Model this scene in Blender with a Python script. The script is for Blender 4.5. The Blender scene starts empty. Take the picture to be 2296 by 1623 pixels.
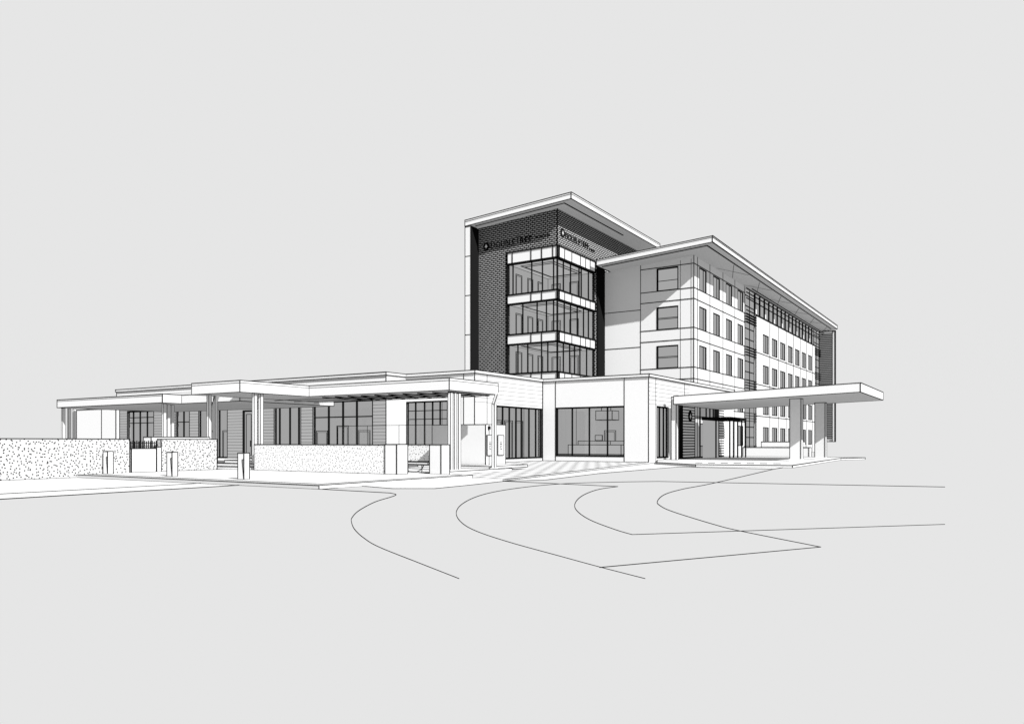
import bpy, math
from mathutils import Vector, Matrix

scene = bpy.context.scene
scene.view_settings.view_transform = 'Standard'
scene.view_settings.look = 'None'
scene.view_settings.exposure = 0

# ------------------------------------------------------------------ materials
def new_mat(name):
    m = bpy.data.materials.new(name); m.use_nodes = True
    nt = m.node_tree; nt.nodes.clear()
    out = nt.nodes.new('ShaderNodeOutputMaterial')
    return m, nt, out
def finish(nt, out, color_socket, v, em):
    """matt paint: diffuse plus a little self-lit white, as in a flat architectural drawing"""
    d = nt.nodes.new('ShaderNodeBsdfDiffuse')
    if color_socket is None: d.inputs[0].default_value = (v, v, v, 1)
    else: nt.links.new(color_socket, d.inputs[0])
    if em <= 0:
        nt.links.new(d.outputs[0], out.inputs[0]); return
    e = nt.nodes.new('ShaderNodeEmission'); e.inputs['Strength'].default_value = em
    if color_socket is None: e.inputs[0].default_value = (v, v, v, 1)
    else: nt.links.new(color_socket, e.inputs[0])
    a = nt.nodes.new('ShaderNodeAddShader')
    nt.links.new(d.outputs[0], a.inputs[0]); nt.links.new(e.outputs[0], a.inputs[1]); nt.links.new(a.outputs[0], out.inputs[0])
def diffuse(name, v, em=0.0):
    m, nt, out = new_mat(name); finish(nt, out, None, v, em); m.diffuse_color = (v, v, v, 1); return m
def glow(name, v):
    m, nt, out = new_mat(name)
    d = nt.nodes.new('ShaderNodeEmission'); d.inputs[0].default_value = (v, v, v, 1)
    nt.links.new(d.outputs[0], out.inputs[0]); return m
def math_node(nt, op, a, b=None, c=None):
    n = nt.nodes.new('ShaderNodeMath'); n.operation = op
    for i, v in enumerate((a, b, c)):
        if v is None: continue
        if isinstance(v, (int, float)): n.inputs[i].default_value = v
        else: nt.links.new(v, n.inputs[i])
    return n.outputs[0]
def uv_nodes(nt):
    tc = nt.nodes.new('ShaderNodeTexCoord'); s = nt.nodes.new('ShaderNodeSeparateXYZ')
    nt.links.new(tc.outputs['Object'], s.inputs[0])
    return s.outputs[0], s.outputs[1], s.outputs[2]
def mix_diffuse(name, maskfn, hi, lo, em=0.0):
    m, nt, out = new_mat(name)
    mask = maskfn(nt)
    r = nt.nodes.new('ShaderNodeMix'); r.data_type = 'RGBA'
    nt.links.new(mask, r.inputs[0])
    r.inputs[6].default_value = (hi, hi, hi, 1); r.inputs[7].default_value = (lo, lo, lo, 1)
    finish(nt, out, r.outputs[2], 0, em); return m

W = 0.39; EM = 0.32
WB = 0.22; EMB = 0.95  # dimmed copy of the white, offsets direct sun on X-facing sides
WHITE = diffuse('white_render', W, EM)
WHITE_B = diffuse('white_render_sun_side', WB, EMB)
PAVE = diffuse('white_concrete', 0.29, 0.4)
ROOF_DARK = diffuse('low_bounce_roof_top', 0.10)  # unseen roof tops, darkened to cut light bounced onto the walls
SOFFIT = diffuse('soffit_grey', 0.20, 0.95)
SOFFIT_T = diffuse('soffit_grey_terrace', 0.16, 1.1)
INK = diffuse('black_line', 0.004)
BLACK = diffuse('black_metal', 0.005)
ROOM = glow('interior_grey_glow', 0.37)  # room surfaces glow evenly without a lamp, holding one flat grey
ROOMC = glow('interior_ceiling_glow', 0.43)
BG = 0.791
GROUND = glow('ground_grey_glow', BG)  # self-lit at the world's grey, so it takes no shadows

def stripes(pitch, frac, k):
    def f(nt):
        x, y, z = uv_nodes(nt)
        q = math_node(nt, 'FRACT', math_node(nt, 'MULTIPLY', z, 1/pitch))
        return math_node(nt, 'MULTIPLY', math_node(nt, 'LESS_THAN', q, frac), k)
    return f
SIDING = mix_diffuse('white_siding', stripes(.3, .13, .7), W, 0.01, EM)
SIDING_B = mix_diffuse('white_siding_sun_side', stripes(.3, .13, .7), WB, 0.01, EMB)  # siding copy dimmed the same way for the sun-facing sides
SIDING_SHADE = mix_diffuse('shaded_siding', stripes(.24, .15, .75), 0.13, 0.01, 1.4)  # canopy shade put into the siding colour, partly self-lit
def dash_mask(row, bw, dark, joint):
    def f(nt):
        x, y, z = uv_nodes(nt)
        r = math_node(nt, 'MULTIPLY', z, 1/row)
        u = math_node(nt, 'MULTIPLY', math_node(nt, 'ADD', x, y), 1/bw)
        off = math_node(nt, 'MULTIPLY', math_node(nt, 'FLOOR', r), 0.5)
        u = math_node(nt, 'FRACT', math_node(nt, 'ADD', u, off))
        a = math_node(nt, 'LESS_THAN', math_node(nt, 'FRACT', r), dark)
        b = math_node(nt, 'LESS_THAN', u, joint)
        return math_node(nt, 'MAXIMUM', a, b)
    return f
BRICK = mix_diffuse('tower_cladding_bricks', dash_mask(0.17, 0.42, 0.66, 0.22), 0.24, 0.006, .3)
def stipple(scale, thr):
    def f(nt):
        x, y, z = uv_nodes(nt)
        c = nt.nodes.new('ShaderNodeCombineXYZ')
        nt.links.new(math_node(nt, 'ADD', x, y), c.inputs[0]); nt.links.new(z, c.inputs[1])
        v = nt.nodes.new('ShaderNodeTexVoronoi'); v.voronoi_dimensions = '2D'
        v.inputs['Scale'].default_value = scale
        nt.links.new(c.outputs[0], v.inputs['Vector'])
        return math_node(nt, 'LESS_THAN', v.outputs['Distance'], thr)
    return f
STIPPLE = mix_diffuse('roughcast_render', stipple(7.5, .15), W, 0.01, EM)
STIPPLE_L = mix_diffuse('roughcast_render_sun_side', stipple(7.5, .2), 0.19, 0.005, .95)  # roughcast with its colour lowered so the sun-facing wall keeps its dots
def paving_mask(nt):
    x, y, z = uv_nodes(nt)
    a = math_node(nt, 'LESS_THAN', math_node(nt, 'FRACT', math_node(nt, 'MULTIPLY', x, 1/0.8)), 0.35)
    b = math_node(nt, 'LESS_THAN', math_node(nt, 'FRACT', math_node(nt, 'MULTIPLY', y, 1/1.6)), 0.4)
    return math_node(nt, 'MULTIPLY', math_node(nt, 'MULTIPLY', a, b), 0.9)
PAVING = mix_diffuse('paving_tiles', paving_mask, 0.26, 0.03, .3)

gm, nt, out = new_mat('window_glass')
t = nt.nodes.new('ShaderNodeBsdfTransparent'); t.inputs[0].default_value = (0.97, 0.97, 0.97, 1)
g = nt.nodes.new('ShaderNodeBsdfGlossy'); g.inputs['Roughness'].default_value = 0.05
mx = nt.nodes.new('ShaderNodeMixShader'); mx.inputs[0].default_value = 0.04
nt.links.new(t.outputs[0], mx.inputs[1]); nt.links.new(g.outputs[0], mx.inputs[2]); nt.links.new(mx.outputs[0], out.inputs[0])
GLASS = gm
PANE = glow('grey_glow_pane', 0.38)  # opaque pane that glows flat grey, so sun cannot whiten it

# ------------------------------------------------------------------ survey helpers (plan positions)
F = 1700.0; CX0 = 1148.0; HY = 990.0; EYE = 1.5
UX, UY, VX, VY = .8415, .5404, -.5402, .8414
def onA(px, Y):      # x station on a wall running along X at given Y
    r = (px-CX0)/F
    return (r*VY*Y - UY*Y)/(UX - r*VX)
def onB(px, X):      # y station on a wall running along Y at given X
    r = (px-CX0)/F
    return (r*VX*X - UX*X)/(UY - r*VY)
def dep(x, y): return VX*x+VY*y
def hz(py, x, y): return EYE+(HY-py)*dep(x, y)/F
def G(px, py, z=0.0):
    d = F*(EYE-z)/(py-HY); c = d*(px-CX0)/F
    return (UX*c+VX*d, UY*c+VY*d)

# ------------------------------------------------------------------ mesh builder
LW = 0.00082
class B:
    def __init__(s): s.v = []; s.f = []; s.m = []; s.mats = []
    def mi(s, mat):
        if mat not in s.mats: s.mats.append(mat)
        return s.mats.index(mat)
    def face(s, pts, mat):
        i = len(s.v); s.v += [tuple(p) for p in pts]; s.f.append(tuple(range(i, i+len(pts)))); s.m.append(s.mi(mat))
    def hexa(s, c, mat, bottom=None, top=None):
        i = len(s.v); s.v += [tuple(p) for p in c]
        for k, q in enumerate(((0, 3, 2, 1), (4, 5, 6, 7), (0, 1, 5, 4), (1, 2, 6, 5), (2, 3, 7, 6), (3, 0, 4, 7))):
            mm = bottom if (k == 0 and bottom) else top if (k == 1 and top) else mat
            s.f.append(tuple(i+j for j in q)); s.m.append(s.mi(mm))
    def bar(s, p, q, w=None, mat=None):
        p = Vector(p); q = Vector(q); d = q-p
        if d.length < 1e-5: return
        if w is None: w = LW*((p+q)/2).length
        d.normalize(); up = Vector((0, 0, 1)) if abs(d.z) < 0.9 else Vector((1, 0, 0))
        a = d.cross(up).normalized()*w/2; b = d.cross(a).normalized()*w/2
        p = p-d*w*0.45; q = q+d*w*0.45
        s.hexa([p-a-b, p+a-b, p+a+b, p-a+b, q-a-b, q+a-b, q+a+b, q-a+b], mat or INK)
    def box(s, x0, x1, y0, y1, z0, z1, mat, edges=True, bottom=None, zf=None, w=None, top=None):
        if x0 > x1: x0, x1 = x1, x0
        if y0 > y1: y0, y1 = y1, y0
        zf = zf or (lambda x, y: 0.0)
        c = [(x, y, z+zf(x, y)) for z in (z0, z1) for x, y in ((x0, y0), (x1, y0), (x1, y1), (x0, y1))]
        s.hexa(c, mat, bottom, top)
        if edges:
            for a, b in ((0, 1), (1, 2), (2, 3), (3, 0), (4, 5), (5, 6), (6, 7), (7, 4), (0, 4), (1, 5), (2, 6), (3, 7)):
                s.bar(c[a], c[b], w)
    def prism(s, pts, z0, z1, mat, edges=True, bottom=None, top=None):
        n = len(pts)
        s.face([(x, y, z1) for x, y in pts], top or mat)
        s.face([(x, y, z0) for x, y in reversed(pts)], bottom or mat)
        for i in range(n):
            a = pts[i]; b = pts[(i+1) % n]
            s.face([(a[0], a[1], z0), (b[0], b[1], z0), (b[0], b[1], z1), (a[0], a[1], z1)], mat)
            if edges:
                s.bar((*a, z0), (*b, z0)); s.bar((*a, z1), (*b, z1)); s.bar((*a, z0), (*a, z1))
    def P(s, fc, pos, a, z, d=0.0):
        return (a, pos+d, z) if fc == 'A' else (pos-d, a, z)
    def fbox(s, fc, pos, a0, a1, z0, z1, d0, d1, mat, edges=False, w=None):
        if fc == 'A': s.box(a0, a1, pos+d0, pos+d1, z0, z1, mat, edges, w=w)
        else: s.box(pos-d1, pos-d0, a0, a1, z0, z1, mat, edges, w=w)
    def fline(s, fc, pos, a0, z0, a1, z1, w=None, d=0.0):
        s.bar(s.P(fc, pos, a0, z0, d), s.P(fc, pos, a1, z1, d), w)
    def frect(s, fc, pos, a0, a1, z0, z1, w=None, d=0.0):
        for q in ((a0, z0, a1, z0), (a0, z1, a1, z1), (a0, z0, a0, z1), (a1, z0, a1, z1)):
            s.fline(fc, pos, *q, w=w, d=d)
    def wall(s, fc, pos, a0, a1, z0, z1, ops, mat, reveal=0.25, outline=True, ow=None):
        As = sorted(set([a0, a1]+[o[0] for o in ops]+[o[1] for o in ops]))
        Zs = sorted(set([z0, z1]+[o[2] for o in ops]+[o[3] for o in ops]))
        for i in range(len(As)-1):
            for j in range(len(Zs)-1):
                ca = (As[i]+As[i+1])/2; cz = (Zs[j]+Zs[j+1])/2
                if any(o[0] < ca < o[1] and o[2] < cz < o[3] for o in ops): continue
                m = mat(ca, cz) if callable(mat) else mat
                for d in (0.0, reveal):
                    s.face([s.P(fc, pos, a, z, d) for a, z in ((As[i], Zs[j]), (As[i+1], Zs[j]), (As[i+1], Zs[j+1]), (As[i], Zs[j+1]))], m)
        for o in ops:
            c = [(o[0], o[2]), (o[1], o[2]), (o[1], o[3]), (o[0], o[3])]
            for k in range(4):
                p, q = c[k], c[(k+1) % 4]
                s.face([s.P(fc, pos, *p, 0), s.P(fc, pos, *q, 0), s.P(fc, pos, *q, reveal), s.P(fc, pos, *p, reveal)], WHITE)
                s.fline(fc, pos, *p, *q, w=ow)
        if outline: s.frect(fc, pos, a0, a1, z0, z1)
    def make(s, name, parent=None, **props):
        me = bpy.data.meshes.new(name)
        me.from_pydata(s.v, [], s.f); me.update()
        # X-facing sides get the same white, dimmed in colour to offset direct sun
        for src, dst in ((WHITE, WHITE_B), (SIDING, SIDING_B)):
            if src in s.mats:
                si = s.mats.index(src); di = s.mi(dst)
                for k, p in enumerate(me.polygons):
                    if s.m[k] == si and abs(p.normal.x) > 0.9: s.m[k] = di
        for m in s.mats: me.materials.append(m)
        me.polygons.foreach_set('material_index', s.m)
        o = bpy.data.objects.new(name, me); scene.collection.objects.link(o)
        if parent: attach(o, parent)
        for k, v in props.items(): o[k] = v
        return o

def attach(o, parent):
    o.parent = parent
    base = Vector((0, 0, 0))
    if parent.type == 'EMPTY': base = Vector(parent.location)
    o.matrix_parent_inverse = Matrix.Translation(-base)
def thing(name, loc, label, category, **kw):
    e = bpy.data.objects.new(name, None); e.location = loc; e.empty_display_size = 0.5
    scene.collection.objects.link(e); e['label'] = label; e['category'] = category
    for k, v in kw.items(): e[k] = v
    return e

def room(parent, x0, x1, y0, y1, z0, z1, open_faces=('A', 'B'), doors=()):
    b = B(); I = ROOM
    b.face([(x0, y1, z0), (x1, y1, z0), (x1, y1, z1), (x0, y1, z1)], I)
    b.face([(x0, y0, z0), (x0, y1, z0), (x0, y1, z1), (x0, y0, z1)], I)
    if 'B' not in open_faces: b.face([(x1, y0, z0), (x1, y1, z0), (x1, y1, z1), (x1, y0, z1)], I)
    if 'A' not in open_faces: b.face([(x0, y0, z0), (x1, y0, z0), (x1, y0, z1), (x0, y0, z1)], I)
    b.face([(x0, y0, z0), (x1, y0, z0), (x1, y1, z0), (x0, y1, z0)], I)
    b.face([(x0, y0, z1), (x1, y0, z1), (x1, y1, z1), (x0, y1, z1)], ROOMC)
    for p, q in (((x0, y1, z0), (x1, y1, z0)), ((x0, y1, z1), (x1, y1, z1)), ((x0, y0, z0), (x0, y1, z0)), ((x0, y0, z1), (x0, y1, z1)), ((x0, y1, z0), (x0, y1, z1))):
        b.bar(p, q)
    m = 0.7
    if x1-x0 > 2 and y1-y0 > 2:
        for k in (0.0, 0.25):
            a = [(x0+m+k, y0+m+k), (x1-m-k, y0+m+k), (x1-m-k, y1-m-k), (x0+m+k, y1-m-k)]
            for i in range(4): b.bar((*a[i], z1-0.03-k*.3), (*a[(i+1) % 4], z1-0.03-k*.3))
    for fc, a0, a1, h in doors:
        if fc == 'A':
            b.frect('A', y1-0.02, a0, a1, z0, z0+h); b.frect('A', y1-0.02, a0+.12, a1-.12, z0, z0+h-.12, w=.03)
        else:
            b.frect('B', x0+0.02, a0, a1, z0, z0+h); b.frect('B', x0+0.02, a0+.12, a1-.12, z0, z0+h-.12, w=.03)
    return b.make('interior_room', parent)

def glazing(parent, fc, pos, a0, a1, z0, z1, mull, trans=(), w=0.10, d=0.06, outer=True):
    b = B()
    if outer:
        b.fbox(fc, pos, a0, a0+w, z0, z1, d, d+.1, BLACK); b.fbox(fc, pos, a1-w, a1, z0, z1, d, d+.1, BLACK)
        b.fbox(fc, pos, a0+w, a1-w, z0, z0+w, d, d+.1, BLACK); b.fbox(fc, pos, a0+w, a1-w, z1-w, z1, d, d+.1, BLACK)
    for m in mull: b.fbox(fc, pos, m-w/2, m+w/2, z0+w, z1-w, d+.002, d+.102, BLACK)
    for t in trans: b.fbox(fc, pos, a0+w, a1-w, t-w/3, t+w/3, d+.004, d+.09, BLACK)
    win = b.make('window', parent)
    p = B(); p.face([p.P(fc, pos, a, z, d+.05) for a, z in ((a0, z0), (a1, z0), (a1, z1), (a0, z1))], GLASS)
    p.make('pane', win)
    return win

def lettering(parent, text, fc, pos, a0, a1, zc, h, name='lettering'):
    cu = bpy.data.curves.new('t', 'FONT'); cu.body = text; cu.size = 1; cu.extrude = 0.03; cu.offset = 0.014
    cu.align_x = 'LEFT'; cu.space_character = 1.08
    o = bpy.data.objects.new('t', cu); scene.collection.objects.link(o)
    bpy.context.view_layer.update()
    me = bpy.data.meshes.new_from_object(o.evaluated_get(bpy.context.evaluated_depsgraph_get()))
    bpy.data.objects.remove(o)
    xs = [v.co.x for v in me.vertices]; ys = [v.co.y for v in me.vertices]
    mnx, mxx, mny, mxy = min(xs), max(xs), min(ys), max(ys)
    for v in me.vertices:
        a = a0+(v.co.x-mnx)/(mxx-mnx)*(a1-a0); z = zc-h/2+(v.co.y-mny)/(mxy-mny)*h; dd = -0.03+v.co.z*.5
        v.co = (a, pos+dd, z) if fc == 'A' else (pos-dd, a, z)
    me.materials.clear(); me.materials.append(BLACK); me.name = name
    ob = bpy.data.objects.new(name, me); scene.collection.objects.link(ob); attach(ob, parent); return ob
def emblem(parent, fc, pos, ac, zc, r):
    b = B(); n = 28
    pts = [(ac+r*math.sin(2*math.pi*i/n), zc+r*1.05*math.cos(2*math.pi*i/n)) for i in range(n)]
    b.face([b.P(fc, pos, a, z, -.06) for a, z in pts], BLACK)
    for i in range(n):
        p, q = pts[i], pts[(i+1) % n]
        b.face([b.P(fc, pos, *p, -.06), b.P(fc, pos, *q, -.06), b.P(fc, pos, *q, 0), b.P(fc, pos, *p, 0)], BLACK)
    tr = [(-.42, -.25), (.42, -.25), (.32, .05), (.18, .08), (.15, .32), (0, .52), (-.15, .32), (-.18, .08), (-.32, .05)]
    b.face([b.P(fc, pos, ac+x*r, zc+y*r, -.065) for x, y in tr], SOFFIT)
    b.face([b.P(fc, pos, ac+x*r, zc+y*r, -.065) for x, y in ((-.08, -.55), (.08, -.55), (.08, -.25), (-.08, -.25))], SOFFIT)
    return b.make('emblem', parent)

# ------------------------------------------------------------------ ground and paving
b = B(); S = 3000
b.face([(-S, -S, 0), (S, -S, 0), (S, S, 0), (-S, S, 0)], GROUND); b.make('ground', kind='structure')

b = B()
pv = [(721, 1097), (807, 1089.5), (880, 1095.5), (975, 1095.5), (1060, 1087), (1130, 1079), (1225, 1076), (1340, 1062), (1520, 1047), (1640, 1049.5), (1735, 1052), (1777, 1045)]
pts = [G(*p) for p in pv]+[(-14, 62), (-25, 62), (-28, 55), (-32, 50), (-32, 38), (-26, 26)]
b.face([(x, y, 0.008) for x, y in pts], PAVE)
for i in range(len(pv)-1): b.bar((*pts[i], .01), (*pts[i+1], .01))
b.make('pavement', kind='structure')
b = B()
pv = [(1128, 1076), (1023, 1071), (1100, 1047)]
pts = [G(*p) for p in pv]+[(-29.7, 44), (-29.7, 50.8), (-21.1, 50.8)]
b.face([(x, y, 0.014) for x, y in pts], PAVING)
b.bar((*pts[0], .016), (*pts[-1], .016)); b.bar((*G(1128, 1079), .016), (*G(1470, 1038), .016))
b.make('path', kind='structure')
b = B()
b.face([(-32.2, -12, .006), (-21.4, -12, .006), (-21.9, 16.7, .006), (-32.2, 16.7, .006)], PAVE)
b.bar((-21.4, -12, .01), (-21.9, 16.8, .01), .03); b.bar((-23.6, -12, .01), (-24, 16.8, .01), .03)
b.make('road', kind='structure')
b = B()
b.prism([(-32.5, 16.8), (-18.0, 16.8), (-18.1, 25.2), (-21.0, 25.3), (-21.2, 33.0), (-32.0, 39.7), (-60, 39.7), (-60, 24.5), (-32.5, 24.5)], 0.0, 0.13, PAVE)
b.bar((-32.3, 17.25, .135), (-18.4, 17.25, .135)); b.bar((-18.4, 17.25, .135), (-18.5, 25, .135))
b.make('terrace_pavement', kind='structure')
b = B()
isl = [G(1473, 1036, .15), G(1560, 1041, .15), G(1777, 1043, .15), G(1885, 1027, .15)]+[(-9.5, 70), (-21.0, 70), (-21.0, 52.4)]
b.prism(isl, 0.0, 0.15, PAVE)
p0 = Vector((*G(1560, 1038, .15), .155)); p1 = Vector((*G(1765, 1040, .15), .155))
for i in range(7): b.bar(p0.lerp(p1, i/7), p0.lerp(p1, i/7+.07), .06)
b.make('entrance_pavement', kind='structure')

def smooth(pts, n=8):
    out = []
    P = [pts[0]]+pts+[pts[-1]]
    for i in range(1, len(P)-2):
        for k in range(n):
            t = k/n; a, b_, c, d = P[i-1], P[i], P[i+1], P[i+2]
            out.append(tuple(0.5*((2*b_[j])+(-a[j]+c[j])*t+(2*a[j]-5*b_[j]+4*c[j]-d[j])*t*t+(-a[j]+3*b_[j]-3*c[j]+d[j])*t**3) for j in (0, 1)))
    out.append(pts[-1]); return out
def road_line(segs):
    b = B()
    for seg in segs:
        sp = smooth(seg) if len(seg) > 2 else seg
        g = [G(*p) for p in sp]
        for i in range(len(g)-1):
            w = max(.007, 0.0008*math.hypot(*g[i]))
            b.bar((*g[i], .008), (*g[i+1], .008), w)
    b.make('road_edge_line', kind='structure')
road_line([[(540, 1087), (875, 1105.5)], [(875, 1105.5), (888, 1109), (878, 1114), (840, 1126), (805, 1145), (790, 1160), (788, 1170), (795, 1187), (815, 1206), (850, 1227), (940, 1263), (1029, 1298)]])
road_line([[(2118, 1092), (1475, 1079.5)], [(1475, 1079.5), (1380, 1081), (1256, 1085), (1150, 1096), (1080, 1110), (1038, 1129), (1023, 1150), (1035, 1172), (1070, 1192), (1145, 1217), (1250, 1246), (1345, 1272), (1446, 1298)]])
road_line([[(1130, 1079), (1385, 1091)], [(1385, 1091), (1340, 1098), (1305, 1112), (1289, 1130), (1295, 1147), (1325, 1167), (1380, 1188), (1417, 1199)], [(1417, 1199), (2118, 1176)]])
road_line([[(1735, 1052), (1597, 1084), (1530, 1097), (1490, 1109), (1474, 1124), (1480, 1134), (1510, 1148), (1600, 1176), (1660, 1191), (1840, 1227)], [(1840, 1227), (1345, 1273)]])

# ------------------------------------------------------------------ TOWER
T = thing('hotel_tower', (-35, 64, 0), 'tall brick-clad hotel tower with glazed corner and flat overhanging roof', 'hotel')
tz = lambda x, y: (x+29.0)*0.057
b = B()
def sbox(bb, x0, x1, y0, y1, z0, z1, mat):
    c = [(x, y, z0) for x, y in ((x0, y0), (x1, y0), (x1, y1), (x0, y1))]+[(x, y, z1+tz(x, y)) for x, y in ((x0, y0), (x1, y0), (x1, y1), (x0, y1))]
    bb.hexa(c, mat)
sbox(b, -39.3, -36.02, 55.3, 72.5, 0, 21.06, BRICK)
sbox(b, -36.02, -31.0, 55.3, 72.5, 17.95, 21.06, BRICK)
sbox(b, -36.02, -31.0, 62.35, 72.5, 0, 17.95, BRICK)
b.bar((-31, 55.3, 17.95), (-31, 55.3, 21)); b.bar((-36.02, 55.28, 6), (-36.02, 55.28, 17.9), .09)
b.make('wall', T)
b = B()
b.box(-39.5, onA(1069, 54.95), 54.95, 55.28, 0, 20.4, BLACK, False)
b.box(-38.97, -38.93, 54.05, 54.94, 0, 20.4, BLACK, False)
b.make('dark_cladding', T)
b = B()
b.box(-31.3, -30.8, 62.55, 63.97, 5, 17.9, BLACK, False)
b.make('dark_cladding', T)
b = B()
b.box(-39.6, -38.98, 54.02, 54.9, 0, 20.4, WHITE)
for z in (16.9, 13.45, 10.0): b.fline('A', 54.02, -39.6, z+.9, -38.98, z+.9, .05)
b.make('side_wall', T)
b = B()
b.box(-39.6, -29.0, 54.0, 73.0, 21.07, 21.6, WHITE, bottom=SOFFIT, zf=tz, top=ROOF_DARK)
b.bar((-39.6, 53.99, 21.45+tz(-39.6, 0)), (-29, 53.99, 21.45), .03); b.bar((-28.99, 54, 21.45), (-28.99, 73, 21.45), .03)
b.bar((-38.8, 54.5, 21.06+tz(-38.8, 0)), (-29.9, 54.5, 21.06+tz(-29.9, 0)), .08)
b.bar((-29.9, 54.5, 21.02), (-29.9, 66, 21.02), .1)
b.make('roof', T)
bands = [(16.9, 17.9), (13.4, 14.2), (9.9, 10.75), (6.6, 7.35)]
for i, (z0, z1) in enumerate(bands):
    b = B()
    b.box(-36.0, -31.0, 55.3, 55.55, z0, z1, WHITE, w=.13)
    b.box(-31.25, -31.0, 55.56, 62.3, z0, z1, WHITE, w=.13)
    for x in ((1191, 1215) if i else (1149, 1191, 1215, 1240)): b.fline('A', 55.3, onA(x, 55.3), z0, onA(x, 55.3), z1, .08)
    for x in (1266, 1282, 1301, 1313, 1323): b.fline('B', -31.0, onB(x, -31.0), z0, onB(x, -31.0), z1, .08)
    b.make('spandrel', T)
mulA = [(1149, 1191, 1215, 1240), (1171, 1203, 1224, 1240), (1160, 1182, 1213, 1227)]
mulB = [(1266, 1282, 1301, 1306, 1322), (1268, 1282, 1297, 1311, 1322), (1266, 1280, 1291, 1303, 1318)]
for i in range(3):
    z1 = bands[i][0]; z0 = bands[i+1][1]
    glazing(T, 'A', 55.3, -36.0, -31.0, z0, z1, [onA(x, 55.3) for x in mulA[i]], w=.09)
    glazing(T, 'B', -31.0, 55.4, 62.3, z0, z1, [onB(x, -31.0) for x in mulB[i]], w=.09)
    room(T, -35.95, -31.3, 55.65, 62.3, z0, z1, doors=(('A', -35.5, -34.6, 2.1), ('A', -33.6, -32.7, 2.1), ('B', 56.6, 57.6, 2.1), ('B', 58.6, 59.5, 2.1), ('B', 60.4, 61.3, 2.1)))
emblem(T, 'A', 55.3, onA(1091, 55.3), 18.78, .33)
lettering(T, 'D', 'A', 55.3, onA(1101, 55.3), onA(1110, 55.3), 18.82, .64)
lettering(T, 'OUBLE', 'A', 55.3, onA(1112, 55.3), onA(1155, 55.3), 18.76, .52)
lettering(T, 'T', 'A', 55.3, onA(1157, 55.3), onA(1166, 55.3), 18.84, .64)
lettering(T, 'REE', 'A', 55.3, onA(1167, 55.3), onA(1193, 55.3), 18.78, .52)
lettering(T, 'BY HILTON', 'A', 55.3, onA(1201, 55.3), onA(1233, 55.3), 18.85, .24)
emblem(T, 'B', -31.0, onB(1261, -31.0), 19.1, .38)
lettering(T, 'DOUBLETREE', 'B', -31.0, onB(1267, -31.0), onB(1319, -31.0), 19.0, .6)
lettering(T, 'BY HILTON', 'B', -31.0, onB(1321, -31.0), onB(1333, -31.0), 18.8, .26)

# ------------------------------------------------------------------ WING
Wg = thing('hotel_wing', (-26, 90, 0), 'five-storey white panelled hotel wing with overhanging roof and rows of windows', 'hotel')
rows = [16.9-3.45*i for i in range(5)]
RX, RY = -19.75, 61.2
wz = lambda x, y: (x-RX)*0.058
XB = -22.3; YA = 64.0
b = B()
opsA = [(-25.7, -23.74, r-2.0, r) for r in rows[:3]]
b.wall('A', YA, -31.0, XB, 0, 17.2, opsA, WHITE, .2, False)
b.face([(-31, YA, 17.2), (XB, YA, 17.2), (XB, YA, 17.84+wz(XB, 0)), (-31, YA, 17.84+wz(-31, 0))], WHITE)
cols1 = [(65.4, 67.3), (69.3, 71.2), (73.2, 75.1), (77.1, 79.0)]
opsB = [(a, c, r-2.0, r) for r in rows for a, c in cols1]
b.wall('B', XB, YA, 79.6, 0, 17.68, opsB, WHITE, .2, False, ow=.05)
lines = [17.0, 14.9, 13.95, 11.45, 10.45, 8.0, 7.0, 4.55, 3.55]
for z in lines:
    b.fline('A', YA, -27.26, z, XB, z, .07); b.fline('B', XB, YA, z, 79.6, z, .07)
for z in (13.35, 10.0, 6.6): b.fline('A', YA, -31, z+.05, -27.26, z+.05, .06)
b.fline('A', YA, -27.26, 5, -27.26, 17.4, .05); b.fline('A', YA, XB, 0, XB, 17.7)
b.fline('A', YA, onA(1526, YA), 5, onA(1526, YA), 17.4, .03); b.fline('A', YA, onA(1550, YA), 5, onA(1550, YA), 17.4, .03)
for yy in (64.9, 68.3, 72.2, 76.1, 79.6): b.fline('B', XB, yy, 0, yy, 17.7, .06)
b.box(-31, XB-.25, 79.7, 118.4, 0, 17.3, SOFFIT, False)
b.face([(-31, YA, 17.1), (XB, YA, 17.1), (XB, 118, 17.1), (-31, 118, 17.1)], WHITE)
b.make('wall', Wg)
XP = -22.12
cols2 = [(86.2+3.96*i, 88.6+3.96*i) for i in range(7)]
b = B()
opsC = [(a, c, r-2.0, r) for r in rows[1:] for a, c in cols2]
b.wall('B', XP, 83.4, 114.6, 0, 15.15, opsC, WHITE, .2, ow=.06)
b.face([(XP, 83.4, 0), (XP-1, 83.4, 0), (XP-1, 83.4, 15.15), (XP, 83.4, 15.15)], WHITE)
b.face([(XP, 83.4, 15.15), (XP-1, 83.4, 15.15), (XP-1, 114.6, 15.15), (XP, 114.6, 15.15)], WHITE)
for z in (11.2, 7.75, 4.3): b.fline('B', XP, 83.4, z, 114.6, z, .08)
for i in range(7): b.fline('B', XP, 85.3+3.96*i+3.96*.98, 0, 85.3+3.96*i+3.96*.98, 15.1, .08)
b.make('projecting_bay', Wg)
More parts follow.
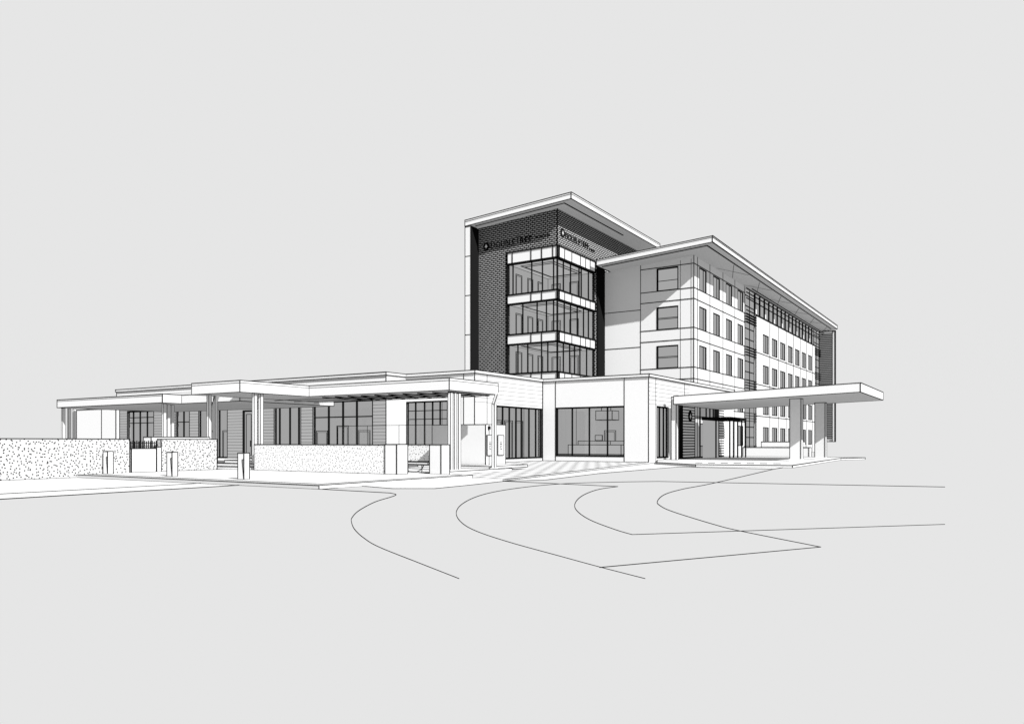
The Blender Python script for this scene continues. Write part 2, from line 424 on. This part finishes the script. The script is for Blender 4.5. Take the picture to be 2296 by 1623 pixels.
def small_window(fc, pos, a0, a1, z0, z1, split, w=.07, tr=(), d=.03):
    f = B()
    f.fbox(fc, pos, a0, a0+w, z0, z1, d, d+.08, BLACK); f.fbox(fc, pos, a1-w, a1, z0, z1, d, d+.08, BLACK)
    f.fbox(fc, pos, a0+w, a1-w, z0, z0+w, d, d+.08, BLACK); f.fbox(fc, pos, a0+w, a1-w, z1-w, z1, d, d+.08, BLACK)
    for s_ in split: f.fbox(fc, pos, s_-.03, s_+.03, z0+w, z1-w, d+.005, d+.07, BLACK)
    for t_ in tr: f.fbox(fc, pos, a0+w, a1-w, t_-.025, t_+.025, d+.005, d+.07, BLACK)
    o = f.make('window', Wg)
    p = B(); p.face([p.P(fc, pos, a, z, d+.06) for a, z in ((a0, z0), (a1, z0), (a1, z1), (a0, z1))], PANE); p.make('pane', o)
for a0, a1, z0, z1 in opsA: small_window('A', YA, a0, a1, z0, z1, (), tr=(z0+.95, z0+1.05) if z1 < 16 else (z0+.9,), w=.09, d=.08)
for a0, a1, z0, z1 in opsB: small_window('B', XB, a0, a1, z0, z1, (a0+1.25,), w=.05)
for a0, a1, z0, z1 in opsC: small_window('B', XP, a0, a1, z0, z1, (a0+1.5,), w=.06)
for y0, y1 in ((79.7, 83.3), (114.7, 118.4)):
    b = B()
    b.fbox('B', XB, y0, y1, 0, 17.5, .06, .2, PANE)
    for k in (y0, (y0+y1)/2, y1): b.fbox('B', XB, k-.06, k+.06, 0, 17.5, -.02, .04, BLACK)
    for r in rows:
        for k in range(4):
            b.fbox('B', XB, y0-.3, y1+.1, r-2.9+k*.28, r-2.86+k*.28, -.3, .0, BLACK)
        b.fbox('B', XB, y0, y1, r-.1, r, -.03, .03, BLACK)
        b.fbox('B', XB, y0, y1, r-1.2, r-1.1, -.03, .03, BLACK)
    b.make('sun_louvre', Wg)
b = B()
b.fbox('B', XB, 83.3, 114.7, 15.2, 17.5, .06, .2, PANE)
y = 83.4; k = 0
while y < 114.7:
    b.fbox('B', XB, y-.06, y+.06, 15.2, 17.5, -.12, .05, BLACK)
    if k % 2 == 0: b.fbox('B', XB, y+.15, y+.9, 15.2, 17.0, -.02, .05, WHITE)
    y += 1.98; k += 1
for z in (15.25, 16.5, 17.1, 17.5): b.fbox('B', XB, 79.7, 118.3, z-.05, z+.05, -.2, -.13, BLACK)
for z in (17.1, 17.35): b.fbox('B', XB, 79.7, 118.3, z-.03, z+.03, -.8, -.7, BLACK)
b.make('clerestory_window', Wg)
b = B()
b.box(XB, -20.1, 118.6, 119.0, 1.5, 17.7, SOFFIT, True)
for z in [2+i*.27 for i in range(57)]: b.fbox('A', 118.6, XB, -20.5, z, z+.12, -.1, -.02, BLACK)
b.fbox('A', 118.6, -20.45, -20.1, 1.5, 17.6, -.1, -.02, WHITE, True)
b.make('louvred_end_wall', Wg)
b = B()
b.box(-30.3, RX, RY, 118.2, 17.85, 18.37, WHITE, bottom=SOFFIT, zf=wz, top=ROOF_DARK)
b.bar((-30.3, RY-.01, 18.24+wz(-30.3, 0)), (RX, RY-.01, 18.24), .03); b.bar((RX+.01, RY, 18.24), (RX+.01, 118, 18.24), .04)
b.bar((-30.0, RY+.6, 17.83+wz(-30, 0)), (-20.4, RY+.6, 17.83+wz(-20.4, 0)), .09); b.bar((-20.4, RY+.6, 17.8), (-20.4, 117, 17.8), .09)
yy = 70
while yy < 116:
    b.bar((-22.2, yy, 17.72), (-20.6, yy+5, 17.8), .04); b.bar((-22.2, yy+5, 17.72), (-20.6, yy, 17.8), .04); yy += 9
b.make('roof', Wg)

# ------------------------------------------------------------------ PODIUM
Pd = thing('hotel_podium', (-40, 48, 0), 'single-storey white hotel base with large glazed shopfronts and parapet', 'hotel')
ZC = 6.15
b = B()
a = lambda px: onA(px, 39.8)
opsW1 = [(a(286), a(345), .3, 4.3), (a(395), a(425), .3, 4.3), (a(446), a(510), .13, 4.6), (a(545), a(567), .13, 4.0), (a(615), a(675), .13, 4.75), (a(702), a(836), .13, 4.75)]
b.wall('A', 39.8, -69.6, -36.0, 0, ZC, opsW1, lambda ca, cz: SIDING_SHADE if cz < 4.75 else SIDING, .25, False)
b.wall('B', -36.0, 39.8, 41.9, 0, ZC, [], WHITE, .2, False)
c = lambda px: onA(px, 41.9)
opsW3 = [(c(912), c(1003), .3, 4.35)]
b.wall('A', 41.9, -36.0, -29.9, 0, ZC, opsW3, WHITE, .25, False)
opsW4 = [(onB(1106, -29.9), onB(1216, -29.9), .25, 4.05)]
b.wall('B', -29.9, 41.9, 51, 0, ZC, opsW4, lambda ca, cz: SIDING if (cz > 4.05 and ca > 43) else WHITE, .25, False)
opsW5 = [(-28.7, -23.0, .4, 4.1)]
b.wall('A', 51.0, -29.9, -21.1, 0, ZC, opsW5, WHITE, .25, False)
opsW6 = [(52.5, 54.8, .3, 4.1), (59.6, 66.0, .15, 4.5)]
b.wall('B', -21.1, 51, 71.6, 0, ZC, opsW6, lambda ca, cz: SIDING if (cz > 4.1 and ca < 58) else WHITE, .25, False)
for fc, pos, s_ in (('A', 39.8, -36), ('A', 41.9, -29.9), ('A', 51, -21.1), ('A', 51, -23.0), ('A', 51, -28.75), ('A', 41.9, onA(1040, 41.9))):
    b.fline(fc, pos, s_, 0, s_, ZC)
b.fline('B', -29.9, 50.95, 0, 50.95, ZC, .08)
for y_ in (onB(1092, -29.9),): b.fline('B', -29.9, y_, 0, y_, ZC)
for y_ in (52.3, onB(1535, -21.1)): b.fline('B', -21.1, y_, 0, y_, ZC)
b.fline('A', 39.8, -69.6, 0, -69.6, ZC)
b.fline('A', 51, -29.9, .02, -21.1, .02); b.fline('B', -29.9, 42, .02, 51, .02)
b.box(-69.6, -69.4, 39.85, 55, 0, ZC, WHITE)
b.face([(-31, 71.6, 0), (-21.1, 71.6, 0), (-21.1, 71.6, ZC), (-31, 71.6, ZC)], WHITE)
b.make('wall', Pd)
b = B()
e = .07
b.prism([(-69.6-e, 39.8-e), (-36+e, 39.8-e), (-36+e, 41.9-e), (-29.9+e, 41.9-e), (-29.9+e, 51-e), (-21.1+e, 51-e), (-21.1+e, 71.6), (-69.6-e, 71.6)], ZC, 6.36, WHITE, top=ROOF_DARK)
b.make('roof', Pd)
fo = opsW1
glazing(Pd, 'A', 39.8, *fo[0], [a(297), a(312), a(328)], [3.2, 3.7], w=.11)
glazing(Pd, 'A', 39.8, *fo[1], [a(410)], [3.2], w=.11)
glazing(Pd, 'A', 39.8, *fo[2], [a(470), a(490)], [], w=.12)
glazing(Pd, 'A', 39.8, *fo[4], [a(625), a(648), a(668)], [], w=.12)
glazing(Pd, 'A', 39.8, *fo[5], [a(735), a(767), a(798)], [3.3], w=.13)
glazing(Pd, 'A', 41.9, *opsW3[0], [c(930), c(950), c(968), c(985)], [3.1, 3.7], w=.08)
glazing(Pd, 'B', -29.9, *opsW4[0], [onB(p, -29.9) for p in (1116, 1130, 1145, 1160, 1172, 1189, 1204)], [], w=.10)
glazing(Pd, 'A', 51.0, *opsW5[0], [-27.35, -25.9, -24.4], [.55], w=.10)
glazing(Pd, 'B', -21.1, *opsW6[0], [53.3, 54.1], [], w=.10)
glazing(Pd, 'B', -21.1, *opsW6[1], [61.0, 62.4, 64.0, 65.0], [3.6], w=.10)
b = B(); o = fo[3]
b.fbox('A', 39.8, o[0], o[1], .13, 4.0, .1, .18, PANE); b.frect('A', 39.8, o[0]+.06, o[1]-.06, .16, 3.95, .1, .09)
b.frect('A', 39.8, o[0]+.3, o[1]-.3, .4, 3.7, .05, .09); d_ = b.make('door', Pd)
h = B(); h.fbox('A', 39.8, o[1]-.35, o[1]-.28, 1.1, 1.6, 0, .06, BLACK); h.make('handle', d_)
room(Pd, -68, -50, 40.1, 44, .1, 4.7, ('A',), [('A', -64+i*2.2, -62.8+i*2.2, 2.4) for i in range(6)])
room(Pd, -49.9, -36.2, 40.1, 45, .1, 4.8, ('A',), [('A', -48.5+i*2.4, -47.2+i*2.4, 2.3+.4*(i % 2)) for i in range(5)])
room(Pd, -35.9, -31.6, 42.2, 46, .1, 4.7, ('A',), [('A', -35, -34, 2.3), ('A', -33.6, -32.4, 2.8)])
room(Pd, -31.5, -30.2, 42.5, 50.8, .1, 4.6, ('B',), [('B', 43.5+i*1.5, 44.6+i*1.5, 3) for i in range(5)])
room(Pd, -29.6, -21.4, 51.3, 56, .1, 4.6, ('A', 'B'), [('A', -27, -26, 2.3), ('A', -25.2, -24.2, 2.8)])
room(Pd, -25.5, -21.4, 57, 71, .1, 4.6, ('B',), [('B', 60, 61.5, 2.6), ('B', 63, 65, 3)])
for y0, y1 in ((57.0, 59.5), (66.05, 67.6)):
    b = B()
    b.fbox('B', -21.1, y0, y1, .16, 4.5, -.35, -.02, BLACK)
    for i in range(19): b.fbox('B', -21.1, y0+.02, y1-.02, .3+i*.22, .43+i*.22, -.42, -.36, WHITE)
    b.make('slatted_cladding', Pd)
emblem(Pd, 'B', -20.68, 58.4, hz(933, -20.6, 58.4), .42)
b = B()
b.box(-21.0, -18.6, 62.2, 67.0, 3.3, 3.55, BLACK, False)
for x_, y_ in ((-18.65, 62.25), (-18.65, 66.9), (-18.65, 64.5), (-19.8, 62.25), (-18.65, 63.3), (-18.65, 65.7)): b.box(x_-.05, x_+.05, y_-.05, y_+.05, .15, 3.3, BLACK, False)
b.box(-20.9, -20.8, 62.2, 67, .15, 3.3, PANE, False)
b.make('entrance_porch', Pd)
R = thing('reception_desk', (-26, 53.2, .1), 'long low reception desk behind the lobby glazing', 'desk')
b = B(); b.box(-28.4, -23.9, 52.4, 53.2, .1, 1.25, ROOMC); b.make('counter', R)
b = B(); b.box(-28.0, -25.4, 53.3, 53.9, .1, 1.55, ROOM); b.box(-25.2, -24.0, 53.3, 53.9, .1, 1.55, ROOM); b.make('back_counter', R)
b = B(); b.box(-26.6, -26.0, 53.5, 53.55, 1.6, 2.0, ROOM); b.box(-26.35, -26.25, 53.52, 53.56, 1.5, 1.6, ROOM)
b.make('screen', R)
Lp = thing('pendant_lamp', (-25.8, 54, 4.5), 'square pendant lamp hanging over the desk', 'lamp')
b = B(); b.box(-26.6, -25.2, 53.6, 54.8, 3.2, 3.9, ROOM); b.make('lamp_shade', Lp)
for x_ in (-26.3, -25.5):
    b = B(); b.bar((x_, 54, 3.9), (x_, 54, 4.6)); b.make('cord', Lp)

# ------------------------------------------------------------------ CANOPIES
def column(parent, x, y, z0, z1, w=.16, mat=WHITE):
    b = B(); b.box(x-w/2, x+w/2, y-w/2, y+w/2, z0, z1, mat, w=.02); b.box(x-w/2-.05, x+w/2+.05, y-w/2-.05, y+w/2+.05, z0, z0+.06, mat, False); return b.make('column', parent)
C2 = thing('terrace_canopy', (-26, 28, .13), 'flat white terrace canopy on slender steel columns', 'canopy')
b = B()
b.prism([(-34.43, 23.57), (-30.65, 23.57), (-30.65, 27.9), (-21.35, 27.9), (-21.35, 31.96), (-34.43, 31.96)], 3.88, 4.45, WHITE, bottom=SOFFIT_T, top=ROOF_DARK)
b.fline('A', 23.57, -34.43, 4.33, -30.65, 4.33, .02); b.fline('B', -30.65, 23.57, 4.33, 27.9, 4.33, .02); b.fline('A', 27.9, -30.65, 4.33, -21.35, 4.33, .02); b.fline('B', -21.35, 27.9, 4.33, 31.96, 4.33, .02)
b.make('roof', C2)
for i in range(10):
    b = B(); b.box(-30.2+i*.93, -30.15+i*.93, 28.4, 31.8, 3.82, 3.87, BLACK, False); b.make('steel_beam', C2)
for y_ in (28.6, 30.0, 31.5):
    b = B(); b.box(-34.2, -21.6, y_, y_+.06, 3.785, 3.815, BLACK, False); b.make('steel_beam', C2)
for px, y_ in ((1010, 28.2), (1018.5, 28.5), (1028, 28.8)): column(C2, onA(px, y_), y_, .13, 3.78)
for px, y_ in ((571, 24.6), (585, 25.0), (469, 24.2), (483, 24.8)): column(C2, onA(px, y_), y_, .13, 3.87)
column(C2, onA(1108, 31.6), 31.6, .13, 3.4, .17)
b = B(); x_ = onA(1108, 31.6); b.bar((x_, 31.6, 3.36), (x_+.2, 31.6, 3.87), .17, WHITE); b.bar((x_-.08, 31.5, 3.36), (x_+.12, 31.5, 3.87), .02); b.bar((x_+.08, 31.5, 3.36), (x_+.28, 31.5, 3.87), .02); b.make('bracket', C2)
b = B(); x_ = onA(478, 24.8); b.bar((x_, 24.8, 3.2), (x_+.35, 24.8, 3.85), .14, WHITE); b.bar((x_-.08, 24.7, 3.2), (x_+.27, 24.7, 3.85), .02); b.make('bracket', C2)
C1 = thing('terrace_canopy', (-44, 29, .13), 'long lower white canopy with grey soffit over the garden terrace', 'canopy')
b = B()
b.prism([(-51.3, 25.4), (-39.8, 25.4), (-39.8, 26.6), (-34.6, 26.6), (-34.6, 33.5), (-51.3, 33.5)], 3.7, 4.2, WHITE, bottom=SOFFIT_T, top=ROOF_DARK)
b.fline('A', 25.4, -51.3, 4.1, -39.8, 4.1, .02)
b.make('roof', C1)
for px, y_ in ((142, 25.9), (155, 26.5), (167, 27.0), (368, 26.0), (377, 26.5), (386, 27.0)): column(C1, onA(px, y_), y_, .13, 3.68)
s1 = thing('garden_room', (onA(215, 35), 35, 0), 'small plain white outbuilding wall beside the terrace', 'wall')
b = B(); b.box(onA(172, 35), onA(260, 35), 35, 35.3, 0, 4.25, WHITE); b.fline('A', 35, onA(228, 35), 0, onA(228, 35), 4.2); b.make('wall', s1)
C3 = thing('entrance_canopy', (-12, 58, .15), 'cantilevered white drop-off canopy on two square pillars', 'canopy')
ez = lambda x, y: (x+7.46)*0.036
b = B()
b.box(-20.0, -7.46, 53.0, 64.2, 4.68, 5.28, WHITE, bottom=SOFFIT, zf=ez, top=ROOF_DARK)
b.make('roof', C3)
for x_, y_ in ((onA(1771, 55.2), 55.2), (-11.98, 62.0)):
    p = B(); p.box(x_, x_+.75, y_, y_+.62, .15, 4.5, WHITE)
    p.box(x_-.04, x_+.79, y_-.04, y_+.66, .15, .3, WHITE, False)
    p.make('pillar', C3)
b = B(); b.box(-20.4, -20.02, 53.6, 54.0, .15, 4.8, WHITE); b.make('side_post', C3)

# ------------------------------------------------------------------ LOW WALLS
def garden_wall(boxes, label):
    x0, x1, y0, y1 = boxes[0][:4]
    t = thing('garden_wall', ((x0+x1)/2, (y0+y1)/2, 0), label, 'wall')
    b = B()
    for q in boxes: b.box(*q, w=.035)
    b.make('wall', t); return t
garden_wall([(-32.6, -32.3, -12, 19.05, 0, 1.62, STIPPLE_L)], 'long roughcast garden wall beside the road')
garden_wall([(-32.6, -32.3, 20.55, 23.5, .13, 1.62, STIPPLE_L)], 'short roughcast garden wall next to the gate')
garden_wall([(-30.15, -21.75, 24.0, 24.65, .13, 1.37, STIPPLE), (-21.75, -21.1, 23.98, 24.67, .13, 1.39, WHITE)], 'roughcast terrace wall with smooth white end pier')
garden_wall([(-24.2, -21.0, 26.4, 26.6, .62, 1.37, STIPPLE), (-20.98, -20.35, 26.0, 26.6, .05, 1.37, WHITE)], 'short stippled wall raised beside white pier')
bn = thing('garden_bench', (-21.9, 26.2, .13), 'low garden bench with curved white underside', 'bench')
b = B(); b.box(-23.2, -21.05, 26.05, 26.35, .5, .6, WHITE); b.make('seat', bn)
b = B(); n = 12
for i in range(n):
    t0, t1 = math.pi*i/n, math.pi*(i+1)/n
    b.bar((-22.0+.6*math.cos(t0), 26.1, .5-.35*math.sin(t0)), (-22.0+.6*math.cos(t1), 26.1, .5-.35*math.sin(t1)))
b.bar((-22.3, 26.1, .13), (-22.3, 26.1, .5)); b.bar((-21.5, 26.1, .13), (-21.5, 26.1, .5)); b.make('leg', bn)
gs = thing('glass_screen', (-30, 33.1, .13), 'frameless clear glass wind screen on the terrace', 'screen')
x0 = onA(757, 33.1)
b = B(); b.frect('A', 33.1, x0, -26.5, .2, 2.44, .03)
for k in (1, 2): b.fline('A', 33.1, x0+k*(-26.5-x0)/3, .2, x0+k*(-26.5-x0)/3, 2.44, .02)
b.make('frame', gs)
b = B(); b.face([(x0, 33.12, .2), (-26.5, 33.12, .2), (-26.5, 33.12, 2.44), (x0, 33.12, 2.44)], GLASS); b.make('pane', gs)
gt = thing('garden_gate', (-32.3, 19.8, 0), 'white solid gate with black picket top between posts', 'gate')
b = B(); b.box(-32.42, -32.28, 19.12, 20.3, .13, 1.2, WHITE, w=.04); b.make('gate_leaf', gt)
b = B()
for i in range(14): y_ = 19.12+i*.092; b.box(-32.36, -32.32, y_, y_+.03, 1.2, 1.52+.03*(i % 2), BLACK, False)
b.box(-32.35, -32.33, 19.1, 20.3, 1.27, 1.3, BLACK, False); b.box(-32.35, -32.33, 19.1, 20.3, 1.42, 1.45, BLACK, False)
b.make('railing', gt)
b = B(); b.box(-32.5, -32.26, 20.31, 20.53, .13, 1.25, WHITE); b.make('gate_post', gt)
pl = thing('planter', (-33.5, 21.8, 0), 'long low white planter box behind the garden wall', 'planter')
b = B(); b.box(-33.6, -33.0, 20.5, 23.6, .13, 1.72, WHITE); b.make('planter_box', pl)
st = thing('entrance_steps', (-32, 25, 0), 'shallow white steps up to the terrace', 'steps')
b = B()
for i in range(3): b.box(-33.6, -30.6, 24.0+i*.45, 27, .131+i*.14, .13+(i+1)*.14, WHITE)
b.make('step', st)
sw = thing('screen_wall', (-24.6, 33, 0), 'white screen wall with notice boards by the terrace', 'wall')
b = B(); b.box(-26.45, -22.84, 33.0, 33.3, .13, 2.42, WHITE); b.box(-23.1, -22.84, 33.31, 34.9, .13, 2.42, WHITE); b.make('wall', sw)
for y0, y1 in ((onB(1091, -22.84), onB(1103, -22.84)), (onB(1115, -22.84), onB(1128, -22.84))):
    s_ = thing('notice_board', (-22.8, (y0+y1)/2, .8), 'small white notice board with tiny black text', 'sign')
    b = B(); b.box(-22.83, -22.79, y0, y1, .77, 1.85, WHITE); b.make('board', s_)
    b = B()
    for k, (u0, u1) in enumerate(((.35, .65), (.3, .7), (.38, .62), (.33, .6), (.4, .66))):
        b.box(-22.787, -22.78, y0+(y1-y0)*u0, y0+(y1-y0)*u1, 1.44-k*.09, 1.48-k*.09, INK, False)
    b.make('lettering', s_)
wl_ = thing('wall_lamp', (-22.8, onB(1096, -22.8), 2.2), 'tiny dark wall lamp on white screen', 'lamp')
b = B(); y_ = onB(1096, -22.82); b.box(-22.83, -22.74, y_-.07, y_+.07, 2.15, 2.32, BLACK, False); b.make('lamp_housing', wl_)
b = B(); b.prism([(-26.3, 31.6), (-21.6, 31.6), (-21.6, 35.2), (-22.8, 35.2), (-22.8, 32.9), (-26.3, 32.9)], .131, .26, WHITE); b.make('plinth_pavement', kind='structure')
for x0, x1, y0, z1 in ((-20.6, -14.6, 73.0, .97), (-19.2, -15.4, 74.2, 1.5)):
    t = thing('planter', ((x0+x1)/2, y0, 0), 'low rectangular white planter by the hotel entrance', 'planter', group='planters by the entrance')
    b = B(); b.box(x0, x1, y0, y0+1.0, .0, z1, WHITE); b.make('planter_box', t)

# ------------------------------------------------------------------ bollards
def bollard_parts():
    b = B(); b.box(-.17, .17, -.12, .12, 0, .96, WHITE, w=.028)
    f = B()
    f.face([(.08, -.125, .72), (.165, -.125, .72), (.165, -.125, .02)], ROOM)
    f.bar((.08, -.125, .72), (.165, -.125, .72), .022); f.bar((.08, -.125, .72), (.165, -.125, .06), .022)
    return b, f
bb, ff = bollard_parts()
first = None
for x_, y_ in ((-23.2, 18.0), (-27.5, 17.97), (-31.95, 17.9)):
    t = thing('bollard', (x_, y_, .13), 'square white bollard with slanted light recess on the kerb', 'bollard', group='bollards along the kerb')
    if first is None:
        p1 = bb.make('post'); p2 = ff.make('recessed_light'); first = (p1, p2)
        p1.parent = t; p2.parent = t
    else:
        for p in first:
            q = p.copy(); scene.collection.objects.link(q); q.parent = t

# ------------------------------------------------------------------ light, world, camera
w = bpy.data.worlds.new('World'); scene.world = w; w.use_nodes = True
bgn = w.node_tree.nodes['Background']; bgn.inputs[0].default_value = (BG, BG, BG, 1); bgn.inputs[1].default_value = 1.0
sun = bpy.data.lights.new('sun', 'SUN'); sun.energy = 15; sun.angle = math.radians(.5); sun.color = (1, 1, 1)
so = bpy.data.objects.new('sun', sun); scene.collection.objects.link(so); so.location = (20, -10, 40)
so.rotation_euler = Vector((-6.8, 2.6, -5.0)).to_track_quat('-Z', 'Y').to_euler()

cam = bpy.data.cameras.new('camera'); co = bpy.data.objects.new('camera', cam); scene.collection.objects.link(co)
co.location = (0, 0, EYE)
co.rotation_euler = Vector((VX, VY, 0)).to_track_quat('-Z', 'Y').to_euler()
cam.sensor_width = 36; cam.clip_end = 8000
cam.lens = 36*F/2296
cam.shift_y = (HY-811.5)/2296
scene.camera = co
